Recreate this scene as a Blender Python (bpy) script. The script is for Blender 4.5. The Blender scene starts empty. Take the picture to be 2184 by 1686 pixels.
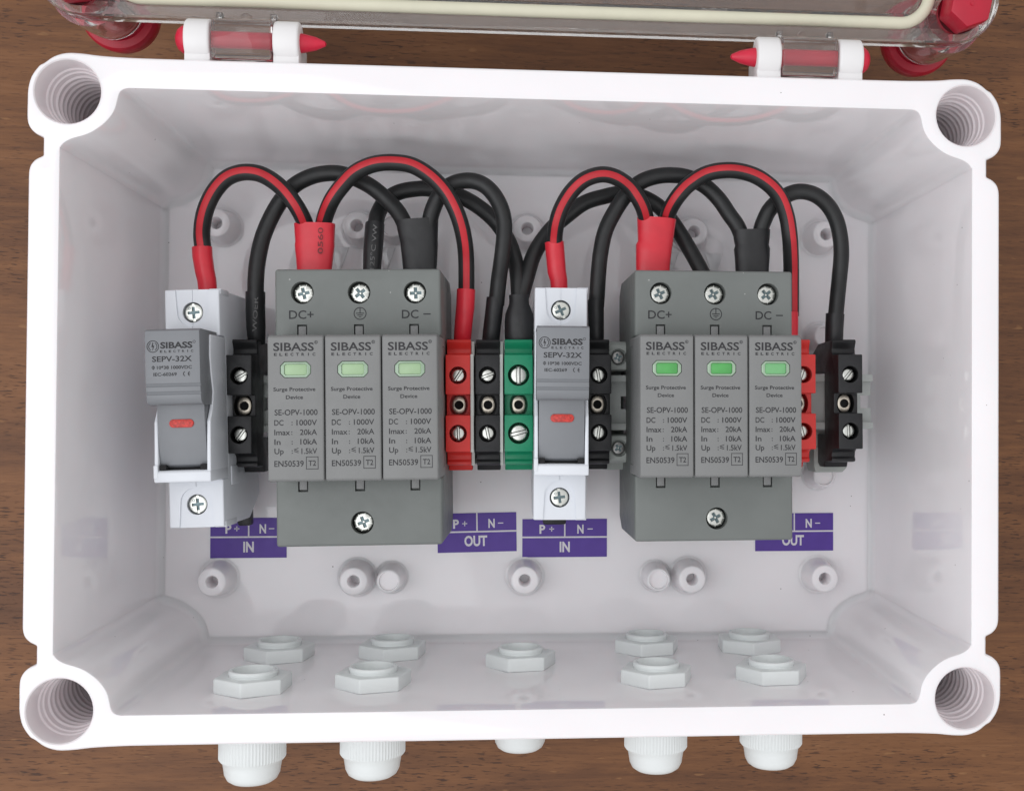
import bpy, bmesh, math, random
from mathutils import Matrix, Vector, Euler
random.seed(7)
sc = bpy.context.scene
R = math.radians
S = 0.001                      # every length below is in millimetres above the table

# ------------------------------------------------------------------ camera, world, lamps, exposure
CP = (-3.7335, -1.5273, 440.4387); CR = (R(0.8596), R(-4.7428), R(0.3567))
F, CX, CY, WV, HV = 2548.05, 1310.32, 832.15, 2183.0, 1686.0
cd = bpy.data.cameras.new('camera'); cam = bpy.data.objects.new('camera', cd)
sc.collection.objects.link(cam); sc.camera = cam
cam.location = [c * S for c in CP]; cam.rotation_euler = CR
cd.sensor_fit = 'HORIZONTAL'; cd.sensor_width = 36.0; cd.lens = F / WV * 36.0
cd.shift_x = (WV / 2 - CX) / WV; cd.shift_y = (CY - HV / 2) / WV
cd.clip_start = 0.01; cd.clip_end = 50.0

w = bpy.data.worlds.new("World"); sc.world = w; w.use_nodes = True
nt = w.node_tree; nt.nodes.clear()
wo = nt.nodes.new('ShaderNodeOutputWorld'); bg = nt.nodes.new('ShaderNodeBackground')
tc = nt.nodes.new('ShaderNodeTexCoord')
dp = nt.nodes.new('ShaderNodeVectorMath'); dp.operation = 'DOT_PRODUCT'
v = Vector((-0.36, -0.10, 0.92)).normalized(); dp.inputs[1].default_value = v
rp = nt.nodes.new('ShaderNodeValToRGB')
rp.color_ramp.elements[0].position = 0.0; rp.color_ramp.elements[0].color = (0.78, 0.765, 0.755, 1)
rp.color_ramp.elements[1].position = 1.0; rp.color_ramp.elements[1].color = (1.22, 1.22, 1.26, 1)
e = rp.color_ramp.elements.new(0.50); e.color = (0.98, 0.975, 0.985, 1)
e = rp.color_ramp.elements.new(0.80); e.color = (1.12, 1.12, 1.14, 1)
nt.links.new(tc.outputs['Generated'], dp.inputs[0]); nt.links.new(dp.outputs['Value'], rp.inputs['Fac'])
nt.links.new(rp.outputs['Color'], bg.inputs['Color']); nt.links.new(bg.outputs['Background'], wo.inputs['Surface'])
bg.inputs['Strength'].default_value = 0.80

def area(name, loc, size, power, col):
    l = bpy.data.lights.new(name, 'AREA'); l.shape = 'RECTANGLE'; l.size, l.size_y = size; l.energy = power; l.color = col
    o = bpy.data.objects.new(name, l); sc.collection.objects.link(o); o.location = loc
    o.rotation_euler = (-Vector(loc)).to_track_quat('-Z', 'Y').to_euler()
    return o
area('window_light', (-0.45, -0.14, 0.90), (0.8, 0.8), 2.4, (0.96, 0.975, 1.0))

vs = sc.view_settings
sc.display_settings.display_device = 'sRGB'
vs.view_transform = 'Standard'; vs.look = 'None'; vs.exposure = 0.11; vs.gamma = 1.0; vs.use_curve_mapping = False
sc.cycles.max_bounces = 14; sc.cycles.transmission_bounces = 12; sc.cycles.transparent_max_bounces = 16
sc.cycles.use_denoising = True

# ------------------------------------------------------------------ point lookup: where a point of height h stands
CM = Euler(CR, 'XYZ').to_matrix()
def P(u, vv, h):
    d = CM @ Vector(((u - CX) / F, -(vv - CY) / F, -1.0))
    t = (h - CP[2]) / d.z
    return Vector((CP[0] + t * d.x, CP[1] + t * d.y, h))

# ------------------------------------------------------------------ materials
def srgb(r, g, b):
    f = lambda c: (c / 255 / 12.92) if c / 255 <= 0.04045 else ((c / 255 + 0.055) / 1.055) ** 2.4
    return (f(r), f(g), f(b), 1)
def newmat(name):
    m = bpy.data.materials.new(name); m.use_nodes = True
    return m, m.node_tree, m.node_tree.nodes['Principled BSDF']
def pmat(name, base, rough=0.45, var=0.06, scale=120, bump=0.0, bscale=2500, metal=0.0, spec=0.5, dust=0.0, sss=0.0, dcol=(0.16, 0.14, 0.13, 1)):
    m, t, b = newmat(name)
    co = t.nodes.new('ShaderNodeTexCoord')
    n = t.nodes.new('ShaderNodeTexNoise'); n.inputs['Scale'].default_value = scale; n.inputs['Detail'].default_value = 5
    t.links.new(co.outputs['Object'], n.inputs['Vector'])
    mp = t.nodes.new('ShaderNodeMapRange'); mp.inputs['To Min'].default_value = 1 - var; mp.inputs['To Max'].default_value = 1 + var
    mp.inputs['From Min'].default_value = 0.3; mp.inputs['From Max'].default_value = 0.7
    t.links.new(n.outputs['Fac'], mp.inputs['Value'])
    mx = t.nodes.new('ShaderNodeVectorMath'); mx.operation = 'SCALE'; mx.inputs[0].default_value = base[:3]
    t.links.new(mp.outputs['Result'], mx.inputs['Scale'])
    colour = mx.outputs['Vector']
    if dust:
        vo = t.nodes.new('ShaderNodeTexVoronoi'); vo.inputs['Scale'].default_value = 190; vo.inputs['Randomness'].default_value = 1
        t.links.new(co.outputs['Object'], vo.inputs['Vector'])
        se = t.nodes.new('ShaderNodeSeparateColor'); t.links.new(vo.outputs['Color'], se.inputs['Color'])
        th = t.nodes.new('ShaderNodeMapRange'); th.inputs['From Min'].default_value = 0.60; th.inputs['From Max'].default_value = 1.0
        th.inputs['To Min'].default_value = 0.0; th.inputs['To Max'].default_value = 0.048
        t.links.new(se.outputs['Red'], th.inputs['Value'])
        lt = t.nodes.new('ShaderNodeMath'); lt.operation = 'LESS_THAN'
        t.links.new(vo.outputs['Distance'], lt.inputs[0]); t.links.new(th.outputs['Result'], lt.inputs[1])
        ml = t.nodes.new('ShaderNodeMath'); ml.operation = 'MULTIPLY'; ml.inputs[1].default_value = dust
        t.links.new(lt.outputs['Value'], ml.inputs[0])
        mi = t.nodes.new('ShaderNodeMix'); mi.data_type = 'RGBA'; mi.inputs['B'].default_value = dcol
        t.links.new(ml.outputs['Value'], mi.inputs['Factor']); t.links.new(colour, mi.inputs['A'])
        colour = mi.outputs['Result']
    t.links.new(colour, b.inputs['Base Color'])
    b.inputs['Roughness'].default_value = rough; b.inputs['Metallic'].default_value = metal
    b.inputs['Specular IOR Level'].default_value = spec
    n2 = t.nodes.new('ShaderNodeTexNoise'); n2.inputs['Scale'].default_value = 300; n2.inputs['Detail'].default_value = 3
    t.links.new(co.outputs['Object'], n2.inputs['Vector'])
    r2 = t.nodes.new('ShaderNodeMapRange'); r2.inputs['To Min'].default_value = max(0.02, rough * .75); r2.inputs['To Max'].default_value = rough * 1.3
    t.links.new(n2.outputs['Fac'], r2.inputs['Value']); t.links.new(r2.outputs['Result'], b.inputs['Roughness'])
    if bump:
        n3 = t.nodes.new('ShaderNodeTexNoise'); n3.inputs['Scale'].default_value = bscale; n3.inputs['Detail'].default_value = 2
        t.links.new(co.outputs['Object'], n3.inputs['Vector'])
        bp = t.nodes.new('ShaderNodeBump'); bp.inputs['Strength'].default_value = bump; bp.inputs['Distance'].default_value = 0.0002
        t.links.new(n3.outputs['Fac'], bp.inputs['Height']); t.links.new(bp.outputs['Normal'], b.inputs['Normal'])
    if sss:
        b.inputs['Subsurface Weight'].default_value = sss; b.inputs['Subsurface Radius'].default_value = (1, .78, .78); b.inputs['Subsurface Scale'].default_value = 0.003
    return m
def glassmat(name, col, rough=0.02, ior=1.45):
    m, t, b = newmat(name)
    b.inputs['Base Color'].default_value = col; b.inputs['Transmission Weight'].default_value = 0.95
    b.inputs['IOR'].default_value = ior; b.inputs['Roughness'].default_value = rough
    co = t.nodes.new('ShaderNodeTexCoord'); n = t.nodes.new('ShaderNodeTexNoise'); n.inputs['Scale'].default_value = 90; n.inputs['Detail'].default_value = 2
    t.links.new(co.outputs['Object'], n.inputs['Vector'])
    bp = t.nodes.new('ShaderNodeBump'); bp.inputs['Strength'].default_value = 0.25; bp.inputs['Distance'].default_value = 0.001
    t.links.new(n.outputs['Fac'], bp.inputs['Height']); t.links.new(bp.outputs['Normal'], b.inputs['Normal'])
    return m
M = {}
M['box'] = pmat('white_abs_plastic', (0.895, 0.868, 0.885, 1), 0.05, 0.014, 40, 0.02, 900, dust=0.8, spec=0.5, sss=0.35)
M['socket'] = pmat('shade_tinted_socket_plastic', (0.86, 0.80, 0.815, 1), 0.2, 0.014, 40, sss=0.35)  # pink tint stands in for light scattered deep inside the white sockets
M['hinge_white'] = pmat('white_hinge_plastic', (0.80, 0.79, 0.79, 1), 0.38, 0.01, 60)
M['gland'] = pmat('pale_gland_plastic', (0.77, 0.805, 0.80, 1), 0.42, 0.02, 100, 0.06, 1500)
M['spd'] = pmat('grey_matt_plastic', (0.172, 0.187, 0.178, 1), 0.50, 0.05, 60, 0.22, 3500, dust=0.55, dcol=(0.6, 0.6, 0.58, 1))
M['spdm'] = pmat('grey_module_plastic', (0.212, 0.216, 0.214, 1), 0.50, 0.035, 70, 0.22, 3500, dust=0.4, dcol=(0.6, 0.6, 0.58, 1))
M['fusew'] = pmat('cool_white_plastic', (0.74, 0.77, 0.815, 1), 0.38, 0.015, 80, 0.04, 2000)
M['handle'] = pmat('grey_handle_plastic', (0.205, 0.215, 0.23, 1), 0.40, 0.03, 70, 0.10, 3000)
M['ink'] = pmat('black_printed_ink', (0.022, 0.022, 0.025, 1), 0.6, 0.25, 900)
M['faint_ink'] = pmat('worn_grey_print', (0.10, 0.10, 0.10, 1), 0.5, 0.5, 1500)
M['dark_red_ink'] = pmat('dark_red_print', (0.20, 0.012, 0.016, 1), 0.5, 0.5, 1500)
M['black'] = pmat('black_plastic', (0.014, 0.0145, 0.016, 1), 0.42, 0.2, 120, 0.15, 2500, spec=0.4, dust=0.35, dcol=(0.35, 0.35, 0.34, 1))
M['red'] = pmat('red_terminal_plastic', (0.66, 0.030, 0.024, 1), 0.45, 0.06, 90, 0.08, 2500)
M['green'] = pmat('green_terminal_plastic', (0.003, 0.26, 0.125, 1), 0.45, 0.06, 90, 0.08, 2500)
M['plate'] = pmat('pale_end_plate_plastic', (0.52, 0.54, 0.51, 1), 0.5, 0.03, 90)
M['clamp'] = pmat('grey_clamp_plastic', (0.40, 0.43, 0.405, 1), 0.5, 0.04, 90, 0.15, 3000)
M['rail'] = pmat('grey_rail_plastic', (0.48, 0.51, 0.49, 1), 0.5, 0.04, 90, 0.15, 3000)
M['zinc'] = pmat('zinc_plated_steel', (0.60, 0.61, 0.57, 1), 0.24, 0.08, 500, 0.05, 3000, metal=1.0)
M['zincdark'] = pmat('dark_teal_metal', (0.12, 0.16, 0.17, 1), 0.35, 0.3, 900, metal=1.0)  # darker teal metal for cross recess floors and a small ring mark
M['dark_steel'] = pmat('dull_dark_steel', (0.30, 0.30, 0.29, 1), 0.35, 0.2, 500, metal=1.0)
M['brass'] = pmat('nickel_brass', (0.56, 0.51, 0.43, 1), 0.3, 0.1, 400, metal=1.0)
M['hollow_shade'] = pmat('painted_hollow_shade', (0.01, 0.01, 0.011, 1), 0.8, 0.1, 100)  # near-black colour standing in for shade inside slots, holes and gaps
M['wire'] = pmat('black_rubber_sheath', (0.0165, 0.0175, 0.018, 1), 0.44, 0.2, 160, 0.10, 1500, spec=0.45)
M['stripe'] = pmat('red_stripe_sheath', (0.56, 0.020, 0.032, 1), 0.50, 0.10, 160, 0.10, 1500)
M['shrink_red'] = pmat('red_heat_shrink', (0.70, 0.026, 0.045, 1), 0.36, 0.08, 140, 0.65, 330)
M['shrink_black'] = pmat('black_heat_shrink', (0.0155, 0.016, 0.0175, 1), 0.44, 0.2, 140, 0.65, 330)
M['purple'] = pmat('purple_vinyl', (0.100, 0.048, 0.325, 1), 0.42, 0.05, 200, spec=0.35)
M['white_ink'] = pmat('white_vinyl_print', (0.72, 0.70, 0.74, 1), 0.45, 0.03, 200)
M['red_lens'] = pmat('red_indicator_plastic', (0.52, 0.035, 0.025, 1), 0.35, 0.35, 1500, 0.6, 2200)
M['green_pale'] = pmat('pale_green_flag', (0.34, 0.49, 0.29, 1), 0.35, 0.06, 200)
M['green_mid'] = pmat('green_flag', (0.085, 0.37, 0.095, 1), 0.35, 0.12, 200)
M['green_light'] = pmat('light_green_flag', (0.18, 0.47, 0.20, 1), 0.35, 0.08, 200)
M['lens_rim'] = pmat('clear_green_lens_rim', (0.30, 0.42, 0.30, 1), 0.15, 0.1, 300, spec=0.7)
M['lid_red'] = pmat('crimson_screw_plastic', (0.44, 0.006, 0.028, 1), 0.38, 0.08, 120, 0.05, 1500)
M['pin_red'] = pmat('crimson_pin_plastic', (0.60, 0.010, 0.042, 1), 0.38, 0.08, 200, 0.05, 1500)
M['gasket'] = pmat('cream_rubber_gasket', (0.66, 0.64, 0.50, 1), 0.5, 0.03, 150, 0.05, 900)
M['clear'] = glassmat('clear_polycarbonate', (0.97, 0.965, 0.95, 1))

def woodmat():
    m, t, b = newmat('walnut_laminate')
    L = t.links
    co = t.nodes.new('ShaderNodeTexCoord')
    rot = t.nodes.new('ShaderNodeMapping'); rot.inputs['Rotation'].default_value = (0, 0, R(1.2))
    L.new(co.outputs['Object'], rot.inputs['Vector'])
    def noise(sx, sy, detail, dist=0.0, rough=0.5):
        mp = t.nodes.new('ShaderNodeMapping'); mp.inputs['Scale'].default_value = (sx, sy, 1); L.new(rot.outputs['Vector'], mp.inputs['Vector'])
        n = t.nodes.new('ShaderNodeTexNoise'); n.inputs['Scale'].default_value = 1; n.inputs['Detail'].default_value = detail
        n.inputs['Distortion'].default_value = dist; n.inputs['Roughness'].default_value = rough
        L.new(mp.outputs['Vector'], n.inputs['Vector']); return n.outputs['Fac']
    def mrange(val, a, b_, c, d):
        r = t.nodes.new('ShaderNodeMapRange'); r.inputs['From Min'].default_value = a; r.inputs['From Max'].default_value = b_
        r.inputs['To Min'].default_value = c; r.inputs['To Max'].default_value = d; L.new(val, r.inputs['Value']); return r.outputs['Result']
    def mth(op, a, b_):
        x = t.nodes.new('ShaderNodeMath'); x.operation = op
        for i, q in enumerate((a, b_)):
            if isinstance(q, (int, float)): x.inputs[i].default_value = q
            else: L.new(q, x.inputs[i])
        return x.outputs['Value']
    broad = noise(5, 26, 4, 1.2); mid = noise(24, 270, 6, 0.8, 0.62); fine = noise(50, 900, 3, 0.3)
    blot = noise(22, 45, 5, 0.5, 0.6)
    g = mth('ADD', mth('MULTIPLY', broad, 0.42), mth('ADD', mth('MULTIPLY', mid, 0.34), mth('ADD', mth('MULTIPLY', fine, 0.12), mth('MULTIPLY', blot, 0.16))))
    rp = t.nodes.new('ShaderNodeValToRGB'); cr = rp.color_ramp
    cr.elements[0].position = 0.36; cr.elements[0].color = (0.088, 0.036, 0.016, 1)
    cr.elements[1].position = 0.68; cr.elements[1].color = (0.230, 0.106, 0.047, 1)
    x = cr.elements.new(0.47); x.color = (0.132, 0.055, 0.023, 1)
    x = cr.elements.new(0.57); x.color = (0.188, 0.080, 0.031, 1)
    L.new(g, rp.inputs['Fac'])
    pore = mrange(noise(210, 1500, 2, 0.2), 0.57, 0.65, 0.0, 0.80)
    mask = mrange(noise(14, 40, 2), 0.42, 0.60, 0.25, 1.0)
    pm = mth('MULTIPLY', pore, mask)
    mi = t.nodes.new('ShaderNodeMix'); mi.data_type = 'RGBA'; mi.inputs['B'].default_value = (0.034, 0.014, 0.009, 1)
    L.new(pm, mi.inputs['Factor']); L.new(rp.outputs['Color'], mi.inputs['A'])
    fleck = mrange(noise(110, 420, 1), 0.71, 0.76, 0.0, 0.5)
    m2 = t.nodes.new('ShaderNodeMix'); m2.data_type = 'RGBA'; m2.inputs['B'].default_value = (0.30, 0.15, 0.06, 1)
    L.new(fleck, m2.inputs['Factor']); L.new(mi.outputs['Result'], m2.inputs['A'])
    L.new(m2.outputs['Result'], b.inputs['Base Color'])
    b.inputs['Roughness'].default_value = 0.45; b.inputs['Specular IOR Level'].default_value = 0.32
    bp = t.nodes.new('ShaderNodeBump'); bp.inputs['Strength'].default_value = 0.25; bp.inputs['Distance'].default_value = 0.0004
    L.new(mth('SUBTRACT', fine, pm), bp.inputs['Height']); L.new(bp.outputs['Normal'], b.inputs['Normal'])
    return m
M['wood'] = woodmat()

# ------------------------------------------------------------------ helpers
def link(o): sc.collection.objects.link(o); return o
def tag(o, label=None, cat=None, group=None, kind=None):
    if label: o['label'] = label
    if cat: o['category'] = cat
    if group: o['group'] = group
    if kind: o['kind'] = kind
    return o
def thing(name, label, cat, loc=(0, 0, 0), rz=0.0, ry=0.0, rx=0.0, group=None):
    o = bpy.data.objects.new(name, None); o.empty_display_size = 0.005
    o.location = [c * S for c in loc]; o.rotation_euler = (R(rx), R(ry), R(rz))
    return tag(link(o), label, cat, group)

class MB:
    """collects shapes (millimetres) and links them as ONE mesh object"""
    def __init__(self): self.bm = bmesh.new(); self.mats = []
    def mi(self, mat):
        if mat not in self.mats: self.mats.append(mat)
        return self.mats.index(mat)
    def add(self, b, mat=None, mtx=None):
        if mtx is not None: bmesh.ops.transform(b, matrix=mtx, verts=b.verts)
        if mat is not None:
            k = self.mi(mat)
            for f in b.faces: f.material_index = k
        me = bpy.data.meshes.new('tmp'); b.to_mesh(me); b.free(); self.bm.from_mesh(me); bpy.data.meshes.remove(me); return self
    def addmesh(self, me, mat, mtx=None):
        b = bmesh.new(); b.from_mesh(me); return self.add(b, mat, mtx)
    def box(self, x0, x1, y0, y1, z0, z1, mat, bev=0.0, mtx=None, seg=2):
        return self.add(bm_box(x0, x1, y0, y1, z0, z1, bev, seg), mat, mtx)
    def prism(self, poly, a, b, axis, mat, bev=0.0, mtx=None, seg=2):
        return self.add(bm_prism(poly, a, b, axis, bev, seg), mat, mtx)
    def lathe(self, prof, mat, n=32, mtx=None, mod=None):
        return self.add(bm_lathe(prof, n, mod), mat, mtx)
    def text(self, s, width, cap, x, y, z, mat, align='C', bold=0.0, mtx=None):
        me = text_mesh(s, width, cap, align, bold)
        T = Matrix.Translation((x, y, z))
        return self.addmesh(me, mat, (mtx @ T) if mtx is not None else T)
    def build(self, name, parent=None, smooth=35, z0=0.0, keep_world=False):
        me = bpy.data.meshes.new(name)
        bmesh.ops.transform(self.bm, matrix=Matrix.Scale(S, 4) @ Matrix.Translation((0, 0, -z0)), verts=self.bm.verts)
        bmesh.ops.recalc_face_normals(self.bm, faces=self.bm.faces)
        for f in self.bm.faces: f.smooth = True
        self.bm.to_mesh(me); self.bm.free()
        for m in self.mats: me.materials.append(M[m])
        me.set_sharp_from_angle(angle=R(smooth))
        o = link(bpy.data.objects.new(name, me))
        if parent is not None: o.parent = parent
        return o

def bevel_sharp(b, w, seg=2, ang=30):
    if w <= 0: return
    es = [e for e in b.edges if len(e.link_faces) == 2 and e.calc_face_angle(0) > R(ang)]
    bmesh.ops.bevel(b, geom=es, offset=w, segments=seg, profile=0.5, affect='EDGES', clamp_overlap=True)
def bm_box(x0, x1, y0, y1, z0, z1, bev=0.0, seg=2):
    b = bmesh.new(); bmesh.ops.create_cube(b, size=1.0)
    for q in b.verts: q.co = Vector((x0 + (q.co.x + .5) * (x1 - x0), y0 + (q.co.y + .5) * (y1 - y0), z0 + (q.co.z + .5) * (z1 - z0)))
    bevel_sharp(b, bev, seg); return b
def bm_prism(poly, a, bb, axis, bev=0.0, seg=2):
    """polygon extruded along x ('x': poly is (y,z)), y ('y': (x,z)) or z ('z': (x,y))"""
    b = bmesh.new()
    def mk(p, t): return {'x': (t, p[0], p[1]), 'y': (p[0], t, p[1]), 'z': (p[0], p[1], t)}[axis]
    A = [b.verts.new(mk(p, a)) for p in poly]; B = [b.verts.new(mk(p, bb)) for p in poly]
    n = len(poly); b.faces.new(A); b.faces.new(B[::-1])
    for i in range(n): b.faces.new((A[i], B[i], B[(i + 1) % n], A[(i + 1) % n]))
    bmesh.ops.recalc_face_normals(b, faces=b.faces)
    bevel_sharp(b, bev, seg); return b
def bm_lathe(prof, n=32, mod=None):
    """profile of (r, z) turned about z"""
    b = bmesh.new(); rings = []
    for r, z in prof:
        if r < 1e-6: rings.append([b.verts.new((0, 0, z))]); continue
        ring = []
        for k in range(n):
            a = 2 * math.pi * k / n; rr = mod(r, z, k) if mod else r
            ring.append(b.verts.new((rr * math.cos(a), rr * math.sin(a), z)))
        rings.append(ring)
    for r0, r1 in zip(rings, rings[1:]):
        for k in range(n):
            a, c = (r0[k], r0[(k + 1) % n]) if len(r0) > 1 else (r0[0], None), (r1[k], r1[(k + 1) % n]) if len(r1) > 1 else (r1[0], None)
            vs_ = [a[0]] + ([a[1]] if a[1] else []) + ([c[1]] if c[1] else []) + [c[0]]
            if len(vs_) > 2: b.faces.new(vs_)
    return b
_tc = {}
def text_mesh(s, width, cap, align='C', bold=0.0):
    key = (s, width, cap, align, bold)
    if key in _tc: return _tc[key]
    c = bpy.data.curves.new('tmp_text', 'FONT'); c.body = s; c.size = 1.0; c.extrude = 0.0; c.offset = bold + 0.011; c.resolution_u = 3
    o = bpy.data.objects.new('tmp_text', c); sc.collection.objects.link(o)
    dg = bpy.context.evaluated_depsgraph_get(); dg.update()
    me = bpy.data.meshes.new_from_object(o.evaluated_get(dg)); bpy.data.objects.remove(o); bpy.data.curves.remove(c)
    xs = [q.co.x for q in me.vertices]; ys = [q.co.y for q in me.vertices]
    if not xs: _tc[key] = me; return me
    x0, x1 = min(xs), max(xs); capu = 0.729 if cap > 0 else (max(ys) - min(ys))
    sx = width / (x1 - x0); sy = abs(cap) / capu
    for q in me.vertices:
        q.co.x = (q.co.x - x0) * sx - {'C': width / 2, 'L': 0, 'R': width}[align]
        q.co.y = q.co.y * sy - abs(cap) / 2; q.co.z = 0
    _tc[key] = me; return me
def boolean(b, cutters, op='DIFFERENCE'):
    """bmesh minus a list of bmeshes -> bmesh"""
    def ob(x):
        me = bpy.data.meshes.new('tmp'); bmesh.ops.recalc_face_normals(x, faces=x.faces); x.to_mesh(me); x.free()
        return link(bpy.data.objects.new('tmp', me))
    o = ob(b); cs = [ob(c) for c in cutters]
    for c in cs:
        md = o.modifiers.new('cut', 'BOOLEAN'); md.operation = op; md.object = c; md.solver = 'EXACT'
    dg = bpy.context.evaluated_depsgraph_get(); dg.update()
    me = bpy.data.meshes.new_from_object(o.evaluated_get(dg))
    r = bmesh.new(); r.from_mesh(me); bpy.data.meshes.remove(me)
    for x in [o] + cs:
        m_ = x.data; bpy.data.objects.remove(x); bpy.data.meshes.remove(m_)
    return r
def cyl(x, y, z0, z1, r, n=32):
    b = bm_lathe([(0, z0), (r, z0), (r, z1), (0, z1)], n); bmesh.ops.translate(b, verts=b.verts, vec=(x, y, 0)); return b
def catmull(pts, per=8, closed=False):
    out = []; n = len(pts)
    rng = range(n) if closed else range(n - 1)
    g = lambda i: pts[i % n] if closed else pts[max(0, min(n - 1, i))]
    for i in rng:
        p0, p1, p2, p3 = g(i - 1), g(i), g(i + 1), g(i + 2)
        for k in range(per):
            t = k / per
            out.append(tuple(0.5 * ((2 * b) + (-a + c) * t + (2 * a - 5 * b + 4 * c - d) * t * t + (-a + 3 * b - 3 * c + d) * t ** 3) for a, b, c, d in zip(p0, p1, p2, p3)))
    if not closed: out.append(tuple(pts[-1]))
    return out
def tube(path, rad, n=24, stripe=None, caps=True):
    """tube through path (Vectors); stripe = f(t) -> centre angle in degrees from 'up' towards the left of travel. Returns bmesh, face index 1 = stripe"""
    b = bmesh.new(); rings = []; N = len(path); up = Vector((0, 0, 1)); prev = None
    for i, p in enumerate(path):
        t = (path[min(N - 1, i + 1)] - path[max(0, i - 1)]).normalized()
        left = up.cross(t)
        if left.length < 0.15: left = prev or Vector((1, 0, 0))
        left.normalize(); prev = left; u = t.cross(left).normalized()
        off = R(stripe(i / (N - 1))) if stripe else 0
        r = rad(i / (N - 1)) if callable(rad) else rad
        rings.append([b.verts.new(p + (u * math.cos(a) + left * math.sin(a)) * r) for a in (2 * math.pi * (k - 2.0) / n + off for k in range(n))])
    for r0, r1 in zip(rings, rings[1:]):
        for k in range(n):
            f = b.faces.new((r0[k], r0[(k + 1) % n], r1[(k + 1) % n], r1[k])); f.material_index = 1 if (stripe and k < 4) else 0
    if caps: b.faces.new(rings[0]); b.faces.new(rings[-1][::-1])
    return b
def loft(secs, n=36, exp=2.6, caps=True):
    """secs: (centre, half width, half thickness) along a mostly y-running path"""
    b = bmesh.new(); rings = []; N = len(secs)
    for i, (c, hw, ht) in enumerate(secs):
        t = (secs[min(N - 1, i + 1)][0] - secs[max(0, i - 1)][0]).normalized()
        x = t.cross(Vector((0, 0, 1))).normalized(); u = x.cross(t).normalized()
        ring = []
        for k in range(n):
            a = 2 * math.pi * k / n; ca, sa = math.cos(a), math.sin(a)
            ring.append(b.verts.new(c + x * (hw * math.copysign(abs(ca) ** (2 / exp), ca)) + u * (ht * math.copysign(abs(sa) ** (2 / exp), sa))))
        rings.append(ring)
    for r0, r1 in zip(rings, rings[1:]):
        for k in range(n): b.faces.new((r0[k], r0[(k + 1) % n], r1[(k + 1) % n], r1[k]))
    if caps: b.faces.new(rings[0]); b.faces.new(rings[-1][::-1])
    return b
def offset_loop(pts, d):
    """closed counter-clockwise loop moved inwards by d"""
    n = len(pts); out = []
    for i in range(n):
        a, c = Vector(pts[i - 1]), Vector(pts[(i + 1) % n]); t = (c - a).normalized()
        out.append((pts[i][0] - t.y * d, pts[i][1] + t.x * d))
    return out
def four(quad):
    """a quadrant outline from the x axis side round to the y axis side (counter-clockwise), mirrored to a closed loop"""
    q1 = list(quad); q2 = [(-x, y) for x, y in reversed(quad)]; q3 = [(-x, -y) for x, y in quad]; q4 = [(x, -y) for x, y in reversed(quad)]
    o = []
    for p in q1 + q2 + q3 + q4:
        if not o or (abs(p[0] - o[-1][0]) + abs(p[1] - o[-1][1])) > 1e-4: o.append(p)
    if (abs(o[0][0] - o[-1][0]) + abs(o[0][1] - o[-1][1])) < 1e-4: o.pop()
    return o
def bridge(b, l0, l1):
    n = len(l0)
    for k in range(n): b.faces.new((l0[k], l0[(k + 1) % n], l1[(k + 1) % n], l1[k]))
def ringverts(b, loop, z): return [b.verts.new((x, y, z)) for x, y in loop]
def fill(b, loops):
    es = []
    for l in loops:
        for k in range(len(l)):
            e_ = b.edges.get((l[k], l[(k + 1) % len(l)])) or b.edges.new((l[k], l[(k + 1) % len(l)])); es.append(e_)
    bmesh.ops.triangle_fill(b, use_beauty=True, edges=es)

# ------------------------------------------------------------------ table
t_ = MB(); t_.box(-1500, 1500, -1200, 1200, -25, 0, 'wood', 2.0)
tag(t_.build('tabletop'), 'dark walnut wood grain table surface under the white box', 'table', kind='structure')

# ------------------------------------------------------------------ enclosure
HXc, HYc = 129.6, 86.5
box = thing('enclosure_box', 'open white plastic junction box with clear hinged lid lying on the wooden table', 'enclosure')
# quadrant outlines, right side first, counter-clockwise
oq = [(140, 0), (140, 22), (140, 44), (140, 62), (139.9, 64.2), (139.3, 66.0), (138.0, 67.4), (136.5, 68.2), (136.1, 68.6), (136.1, 70), (136.1, 73.2), (136.5, 73.7),
      (138.0, 74.4), (139.4, 75.6), (140.3, 77.2), (140.6, 79.2), (140.6, 83.0), (140.5, 87.0), (139.6, 90.6), (137.6, 93.6), (136.2, 94.5), (133.6, 96.4), (130.2, 97.5), (126, 97.5),
      (121, 97.0), (114, 96.7), (106, 96.6), (80, 96.6), (40, 96.6), (0, 96.6)]
oq = oq[:3] + [tuple(p) for p in catmull(oq[3:28], 3)] + oq[28:]
outer = four(oq)
rel = [(1.9, -16.6), (1.7, -15.8), (1.3, -15.0), (.6, -14.3), (-.5, -13.6), (-1.9, -13.0), (-3.6, -12.5), (-5.3, -11.9), (-6.9, -11.1), (-8.5, -10.0), (-10, -8.75), (-11.4, -7.2), (-12.45, -5.6),
       (-13.1, -4), (-13.5, -2.3), (-13.9, -.6), (-14.5, .5), (-15.4, 1.1), (-16.4, 1.35), (-17.4, 1.4)]
AI, BI = 131.5, 87.9
iq = [(AI, 0), (AI, 22), (AI, 44), (AI, 60)] + [(HXc + x, HYc + y) for x, y in rel] + [(105, BI), (80, BI), (40, BI), (0, BI)]
iq = [iq[0], iq[1], iq[2]] + [p for p in catmull(iq[3:-3], 3)] + iq[-3:]
inner = four(iq)
FX, FY = 129.2 / AI, 85.4 / BI
def inner_at(z):
    k = (95 - z) / 90.0; return [(x * (1 + (FX - 1) * k), y * (1 + (FY - 1) * k)) for x, y in inner]
b = bmesh.new()
sc_ = lambda f: [(x * f, y * f) for x, y in outer]
low = lambda d: [(x * (1 - d * .25), y * (1 - d) if abs(x) < 112 and abs(y) > 90 else y * (1 - d * .15)) for x, y in outer]
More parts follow.
